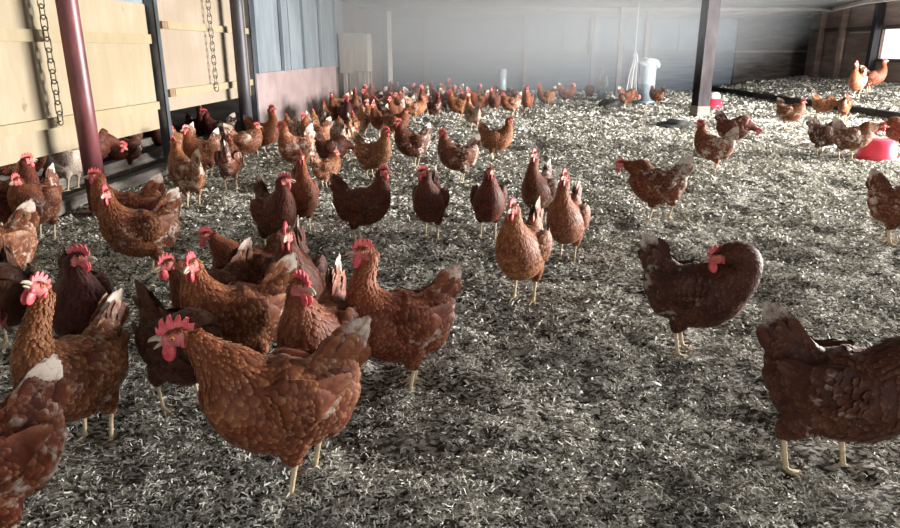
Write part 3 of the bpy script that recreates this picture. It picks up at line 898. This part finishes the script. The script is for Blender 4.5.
# steel uprights at the panel joints (angle irons)
def upright(y, z0, z1, label):
    bm = bmesh.new()
    strip(bm, y-.03, y+.03, z0, z1, -.055, .008); strip(bm, y-.03, y-.022, z0, z1, -.055, .075)
    x0 = LX(y)
    for v in bm.verts: v.co -= Vector((x0, y, 0))
    o = obj('steel_upright', bm, M['steel_grey']); o.location = (x0, y, 0)
    return tag(o, label, 'steel upright')
upright(5.79, 0, 2.1, 'grey angle-iron upright between the two plywood panels')
upright(8.02, 0, 2.1, 'grey angle-iron upright where the plywood ends and the blue sheet begins')

# round poles
def pole(px, py, r, mat, label):
    x, y = px_ground(px, py)
    root = bpy.data.objects.new('round_pole', None)
    bm = bmesh.new(); tube(bm, [(0, 0, -.02), (0, 0, .7), (0, 0, 1.4), (0, 0, Zc)], r, 24)
    o = obj('round_pole', bm, mat, smooth=True); o.location = (x, y, 0)
    bpy.data.objects.remove(root)
    bm = bmesh.new(); box(bm, -r*1.5, r*1.5, -r*1.5, r*1.5, 0, .02); bevel(bm, .003)
    obj('base_plate', bm, mat, o)
    return tag(o, label, 'pole')
pole(100, 212, .060, M['steel_red'], 'thick round pole in worn dark red paint at the left')
pole(249, 148, .064, M['steel_dark'], 'dark purplish-grey round pole farther along the left wall')

# chains
def chain(y, ztop, zbot, pitch, r, lab):
    bm = bmesh.new(); z = ztop; k = 0
    while z > zbot:
        L = pitch*.5+r; W = pitch*.25
        pts = []
        for i in range(20):
            a = 2*PI*i/20
            px_ = W*math.cos(a); pz_ = (L-W)*(1 if math.sin(a) > .15 else -1 if math.sin(a) < -.15 else math.sin(a)/.15) + W*math.sin(a)
            if k % 2: pts.append((px_, 0, z+pz_))
            else: pts.append((px_*.2, px_*.98, z+pz_))
        n = len(pts); rings = []
        for i in range(n):
            p = Vector(pts[i]); t = (Vector(pts[(i+1) % n])-Vector(pts[i-1])).normalized()
            s = t.cross(Vector((0, 1, 0) if k % 2 else (-.98, .2, 0))).normalized(); b = t.cross(s)
            rings.append([bm.verts.new(p+(s*math.cos(2*PI*j/6)+b*math.sin(2*PI*j/6))*r) for j in range(6)])
        for i in range(n):
            A_, B_ = rings[i], rings[(i+1) % n]
            for j in range(6): bm.faces.new((A_[j], A_[(j+1) % 6], B_[(j+1) % 6], B_[j]))
        z -= pitch*.80; k += 1
    o = obj('hanging_chain', bm, M['chain'], smooth=True); o.location = (LX(y)+.06, y, 0)
    bm = bmesh.new(); tube(bm, [(-.06, 0, zbot+.02), (-.02, 0, zbot+.02), (0, 0, zbot+.03)], .004, 8); obj('fixing_eye', bm, M['chain'], o)
    return tag(o, lab, 'chain')
chain(4.32, Zc, .545, .078, .0042, 'long steel link chain hanging in front of the nearest plywood panel')
chain(6.85, Zc, .62, .078, .0042, 'greyish chain hanging in front of the farther plywood panel')

# ledge boards under the panels
for k, (off, z0, h, w) in enumerate(((-.05, 0, .085, .09), (.22, .0, .15, .10), (.50, .0, .20, .10))):
    bm = bmesh.new(); strip(bm, 2.2, 7.9, z0, h, off, w); bevel(bm, .006)
    tag(obj('ledge_board', bm, M['plank']), ('dusty ledge board on the litter under the plywood panels, front one', 'dusty ledge board under the plywood panels, second step', 'dusty ledge board under the plywood panels, rear step')[k], 'board')

# kerb board at the edge of the raised litter
bm = bmesh.new(); box(bm, -.03, .03, 9.2, 18, -.03, .135); bevel(bm, .006)
for v in bm.verts: v.co.z += .012*math.sin(v.co.y*1.3)
kb = obj('kerb_board', bm, M['dark_board']); kb.location = (KERB_X-.02, 0, 0)
tag(kb, 'long dark kerb board holding back the raised litter on the right', 'board')

# big column on the right
x, y = px_ground(699, 117)
root = empty('column', (x, y, 0), math.radians(14))
tag(root, 'big dark grey steel column right of centre running up to the ceiling', 'column')
bm = bmesh.new(); box(bm, -.10, .10, -.095, -.083, 0, Zc); box(bm, -.10, .10, .083, .095, 0, Zc); box(bm, -.006, .006, -.083, .083, 0, Zc)
obj('steel_profile', bm, M['column'], root)
bm = bmesh.new(); box(bm, -.112, .112, -.108, .108, 0, .17); bevel(bm, .008); obj('foot_sleeve', bm, M['plank'], root)

# thin far posts hanging in the haze
for (px, py, w, z0, lab) in ((617, 98, .055, 0, 'hazy dark post left of the metal feeder tube'), (590, 97, .028, 0, 'thin hazy post above the dark hen near the back wall'), (642, 97, .03, 0, 'thin hazy post rising behind the metal feeder tube')):
    x, y = px_ground(px, py)
    bm = bmesh.new(); box(bm, -w, w, -w, w, z0, Zc); o = obj('thin_post', bm, M['steel_dark']); o.location = (x, y, 0)
    tag(o, lab, 'post')
# pale thin post in the left corner
x, y = px_ground(391, 97)
bm = bmesh.new(); box(bm, -.045, .045, -.03, .03, 0, Zc); bevel(bm, .004); o = obj('corner_post', bm, M['white_timber']); o.location = (x, y, 0)
tag(o, 'slim pale timber post near the far left corner', 'post')

# grey plywood cabinet on legs against the left wall
cy = 12.7; cx = LX(cy)+.27
root = empty('cabinet', (cx, cy, 0), math.radians(-8)); tag(root, 'grey plywood cabinet with two boards on legs beside the blue sheet wall', 'cabinet')
bm = bmesh.new(); box(bm, -.27, .26, 0, .30, .62, 1.27); bevel(bm, .006); obj('carcass', bm, M['oldply'], root)
for s in (0, 1):
    bm = bmesh.new(); box(bm, -.26+.262*s, -.004+.262*s, -.022, -.002, .60+.03*s, 1.28-.05*s); bevel(bm, .003); obj('door', bm, M['oldply'], root)
for lx in (-.18, .10, .22):
    for ly in (.04, .26):
        bm = bmesh.new(); box(bm, lx-.028, lx+.028, ly-.028, ly+.028, -.02, .62); obj('leg', bm, M['oldply'], root)

# metal feeder tube
def crumple(c, r, n=3, seed=1, amp=.35):
    bm = bmesh.new(); bmesh.ops.create_icosphere(bm, subdivisions=n, radius=1)
    rr = random.Random(seed)
    ph = [Vector((rr.uniform(-5, 5), rr.uniform(-5, 5), rr.uniform(-5, 5))) for _ in range(5)]
    for v in bm.verts:
        k = 1+amp*sum(math.sin(p.dot(v.co)*1.6+i) for i, p in enumerate(ph))/3
        v.co = Vector((v.co.x*r[0]*k, v.co.y*r[1]*k, v.co.z*r[2]*k))+Vector(c)
    return bm
x, y = px_ground(645, 104)
root = empty('feeder_tube', (x, y, gz(x, y))); tag(root, 'blue-grey metal feeder tube with crumpled bag on top, right of centre in the haze', 'feeder')
bm = bmesh.new(); lathe(bm, [(0, .03), (.155, .03), (.155, .36), (.160, .365), (.155, .37), (.155, .70), (.162, .71), (.148, .71), (.145, .55), (0, .55)], 36); obj('tube', bm, M['galv'], root, True)
bm = bmesh.new(); lathe(bm, [(0, 0), (.185, 0), (.205, .05), (.198, .05), (.18, .012), (0, .012)], 36); obj('tray', bm, M['galv'], root, True)
obj('crumpled_bag', crumple((.02, 0, .74), (.185, .16, .085), 3, 4), M['feed'], root)
x, y = px_ground(502, 99)
root = empty('feeder_tube', (x, y, gz(x, y))); tag(root, 'slim pale feeder tube barely visible in the haze left of centre', 'feeder')
bm = bmesh.new(); lathe(bm, [(0, .03), (.085, .03), (.085, .62), (.075, .62), (.073, .5), (0, .5)], 28); obj('tube', bm, M['galv'], root, True)
bm = bmesh.new(); lathe(bm, [(0, 0), (.13, 0), (.15, .05), (.142, .05), (.12, .012), (0, .012)], 28); obj('tray', bm, M['galv'], root, True)

# hanging plastic rag
x, y = px_ground(629, 103)
bm = bmesh.new()
n1, n2 = 14, 16; vs = []
for a in range(n1+1):
    t = a/n1; wd = .02+.13*t**.8
    vs.append([bm.verts.new((wd*(2*b/n2-1)+.01*math.sin(7*t), .05*math.sin(b*1.3+3*t)*(.2+t), .98-.72*t-.05*abs(math.sin(b*.9))*t)) for b in range(n2+1)])
for a in range(n1):
    for b in range(n2): bm.faces.new((vs[a][b], vs[a][b+1], vs[a+1][b+1], vs[a+1][b]))
o = obj('plastic_rag', bm, M['feed'], smooth=True); o.location = (x-.02, y-.25, 0)
sm = o.modifiers.new('t', 'SOLIDIFY'); sm.thickness = .004
bm = bmesh.new(); tube(bm, [(0, 0, .96), (0, 0, Zc)], .005, 6); obj('string', bm, M['feed'], o)
tag(o, 'crumpled pale plastic rag hanging on a string left of the metal feeder tube', 'rag')
# crumpled sack on a small stand
x, y = px_ground(601, 101)
root = empty('sack_stand', (x, y, gz(x, y))); tag(root, 'small stand with a crumpled whitish sack, left of the hazy dark post', 'sack')
obj('sack', crumple((0, 0, .40), (.10, .09, .19), 3, 9, .3), M['feed'], root)
bm = bmesh.new(); lathe(bm, [(0, 0), (.10, 0), (.085, .20), (.08, .24), (0, .24)], 20); obj('stand', bm, M['galv'], root, True)
# dark heaps
def heap(px, py, r, label, seed):
    x, y = px_ground(px, py)
    bm = crumple((0, 0, 0), r, 4, seed, .22)
    for v in bm.verts:
        if v.co.z < 0: v.co.z *= .15
    o = obj('dark_sack', bm, M['sack'], smooth=True); o.location = (x, y, gz(x, y)-.005)
    tag(o, label, 'sack')
heap(613, 107, (.27, .2, .16), 'low dark sack lying in the haze left of the metal feeder tube', 2)
heap(676, 127, (.27, .22, .09), 'flat dark sack on the litter left of the big column foot', 5)
# drinker behind the column
x, y = px_ground(713, 108)
root = empty('drinker', (x, y, gz(x, y))); tag(root, 'small pink drinker with white top standing behind the big column', 'drinker')
bm = bmesh.new(); lathe(bm, [(0, 0), (.15, 0), (.155, .06), (.15, .07), (.125, .07), (.12, .17), (0, .17)], 32); obj('base', bm, M['red_plastic'], root, True)
bm = bmesh.new(); lathe(bm, [(0, .17), (.105, .17), (.105, .22), (.08, .27), (.03, .285), (0, .285)], 32); obj('top', bm, M['white_plastic'], root, True)
# red bowl drinker
x, y = px_ground(876, 158)
root = empty('bell_drinker', (x, y, gz(x, y))); tag(root, 'bright pinkish-red plastic dome drinker on the litter at the right edge', 'drinker')
bm = bmesh.new(); lathe(bm, [(.172, 0), (.172, .04), (.162, .11), (.145, .16), (.115, .185), (.04, .192), (0, .192)], 40); obj('dome', bm, M['red_plastic'], root, True)
bm = bmesh.new(); lathe(bm, [(.172, 0), (.186, .0), (.190, .03), (.184, .03), (.178, .01), (.172, .01)], 40); obj('trough', bm, M['red_plastic'], root, True)

# moulted white feathers on the litter
for k, (px, py, L) in enumerate(((653, 388, .05), (760, 433, .045), (474, 346, .035), (520, 330, .03), (245, 400, .03), (705, 300, .03), (195, 228, .05), (580, 395, .03))):
    x, y = px_ground(px, py)
    bm = bmesh.new(); rows_ = []
    for a in range(7):
        t = a/6; w = L*.22*math.sin(PI*min(1, t*1.0+.08))**.7
        rows_.append([bm.verts.new((L*(t-.5), w*b, .006+.012*math.sin(PI*t)-.004*abs(b))) for b in (-1, 0, 1)])
    for a in range(6):
        for b in range(2): bm.faces.new((rows_[a][b], rows_[a][b+1], rows_[a+1][b+1], rows_[a+1][b]))
    o = obj('loose_feather', bm, M['white_feather'], smooth=True); o.location = (x, y, gz(x, y)+.006); o.rotation_euler = (0, 0, k*1.9)
    o.modifiers.new('t', 'SOLIDIFY').thickness = .0015
    tag(o, 'small white moulted feather lying on the litter', 'feather', 'moulted feathers on the litter')

# ------------------------------------------------------------------ hens
for h in HENS:
    px, py, yaw, pose, sc, tint, white, label = h[:8]
    z = h[9] if len(h) > 9 else 0.0
    if px in (855, 870):
        xx, yy = px_ground(px, py)
        for _ in range(30):
            xx, yy = px_ground(px, py, gz(xx, yy))
        o = place_hen(px, py, yaw, pose, sc*1.05, tint, white, label, None, gz(xx, yy))
        continue
    place_hen(px, py, yaw, pose, sc, tint, white, label, h[8] if len(h) > 8 else None, z)
tl = ['red', 'brown', 'orange', 'dark', 'brown', 'tan']
ps = ['up', 'hunch', 'tall', 'up', 'hunch', 'lean']
for i, (px, py, yaw) in enumerate(CROWD_L):
    place_hen(px, py, yaw, ps[i % 6], random.uniform(.95, 1.05), tl[(i*5) % 6], random.uniform(.45, .85),
              'brown or mottled hen in the packed flock at the far end of the left wall', 'hens packed at the far end of the left wall')
for i, (px, py, yaw) in enumerate(CROWD_C):
    place_hen(px, py, yaw, ps[(i*2+1) % 6], random.uniform(.95, 1.05), tl[(i*5+2) % 6], random.uniform(.4, .7),
              'small brown hen in the hazy line between the packed flock and the open floor', 'hazy line of hens before the back wall')

# ------------------------------------------------------------------ dust haze
HAZE = .40
bm = bmesh.new(); bmesh.ops.create_icosphere(bm, subdivisions=4, radius=1)
for v in bm.verts:
    v.co = Vector((v.co.x*6.2+.3, v.co.y*4.6+13.2, min(max(v.co.z*1.75+1.6, .06), Zc-.01)))
    v.co.y = min(v.co.y, 17.8); v.co.x = max(v.co.x, LX(v.co.y)+.12)
vm = bpy.data.materials.new('dusty_air'); vm.use_nodes = True; nt = vm.node_tree
nt.nodes.remove(nt.nodes['Principled BSDF'])
vs_ = nt.nodes.new('ShaderNodeVolumeScatter'); vs_.inputs['Color'].default_value = (.72, .76, .80, 1)
vs_.inputs['Anisotropy'].default_value = .1
tc = nt.nodes.new('ShaderNodeTexCoord'); mp = nt.nodes.new('ShaderNodeMapping')
mp.vector_type = 'POINT'
mp.inputs['Scale'].default_value = (1/6.2, 1/4.6, 1/1.75); mp.inputs['Location'].default_value = (-.3/6.2, -13.2/4.6, -1.6/1.75)
nt.links.new(tc.outputs['Object'], mp.inputs['Vector'])
vl = nt.nodes.new('ShaderNodeVectorMath'); vl.operation = 'LENGTH'; nt.links.new(mp.outputs['Vector'], vl.inputs[0])
k1 = mth(nt, 'SUBTRACT', 1.0, vl.outputs['Value'], clamp=True)
nt.links.new(mth(nt, 'MULTIPLY', mth(nt, 'SMOOTH_MIN', k1, .6, .2), HAZE), vs_.inputs['Density'])
nt.links.new(vs_.outputs[0], nt.nodes['Material Output'].inputs['Volume'])
hz = obj('dust_haze', bm, vm); tag(hz, 'pale dust haze hanging in the air before the back wall', 'haze', kind='stuff')

# ------------------------------------------------------------------ light
w = bpy.data.worlds.new('sky'); SC.world = w; w.use_nodes = True
bg = w.node_tree.nodes['Background']; bg.inputs[0].default_value = (.92, .96, 1, 1); bg.inputs[1].default_value = 1.3
def area(name, loc, rot, sx, sy, power, col=(1, 1, 1)):
    l = bpy.data.lights.new(name, 'AREA'); l.shape = 'RECTANGLE'; l.size = sx; l.size_y = sy; l.energy = power; l.color = col
    o = bpy.data.objects.new(name, l); C.objects.link(o); o.location = loc; o.rotation_euler = rot
    return o
# daylight through the long side opening (tilted slightly down)
area('side_opening_daylight', (RX+.35, 6.1, 1.25), (0, math.radians(90-8), 0), .8, 5.4, 6000, (1, .98, .95))
# big doorway behind the camera
area('doorway_daylight', (1.2, -2.6, 1.2), (math.radians(90), 0, 0), 5.5, 1.5, 26, (1, .98, .95))

cam = bpy.data.cameras.new('camera'); co = bpy.data.objects.new('camera', cam); C.objects.link(co)
co.location = (0, 0, H); co.rotation_euler = (PI/2-PITCH, 0, 0)
cam.sensor_width = 36; cam.lens = F/900*36; cam.clip_start = .05
SC.camera = co
SC.view_settings.view_transform = 'Standard'; SC.view_settings.look = 'None'
SC.view_settings.gamma = 1; SC.view_settings.use_curve_mapping = False
SC.view_settings.exposure = 0.0
SC.cycles.volume_bounces = 1; SC.cycles.volume_step_rate = 4; SC.cycles.max_bounces = 6
SC.cycles.use_denoising = True
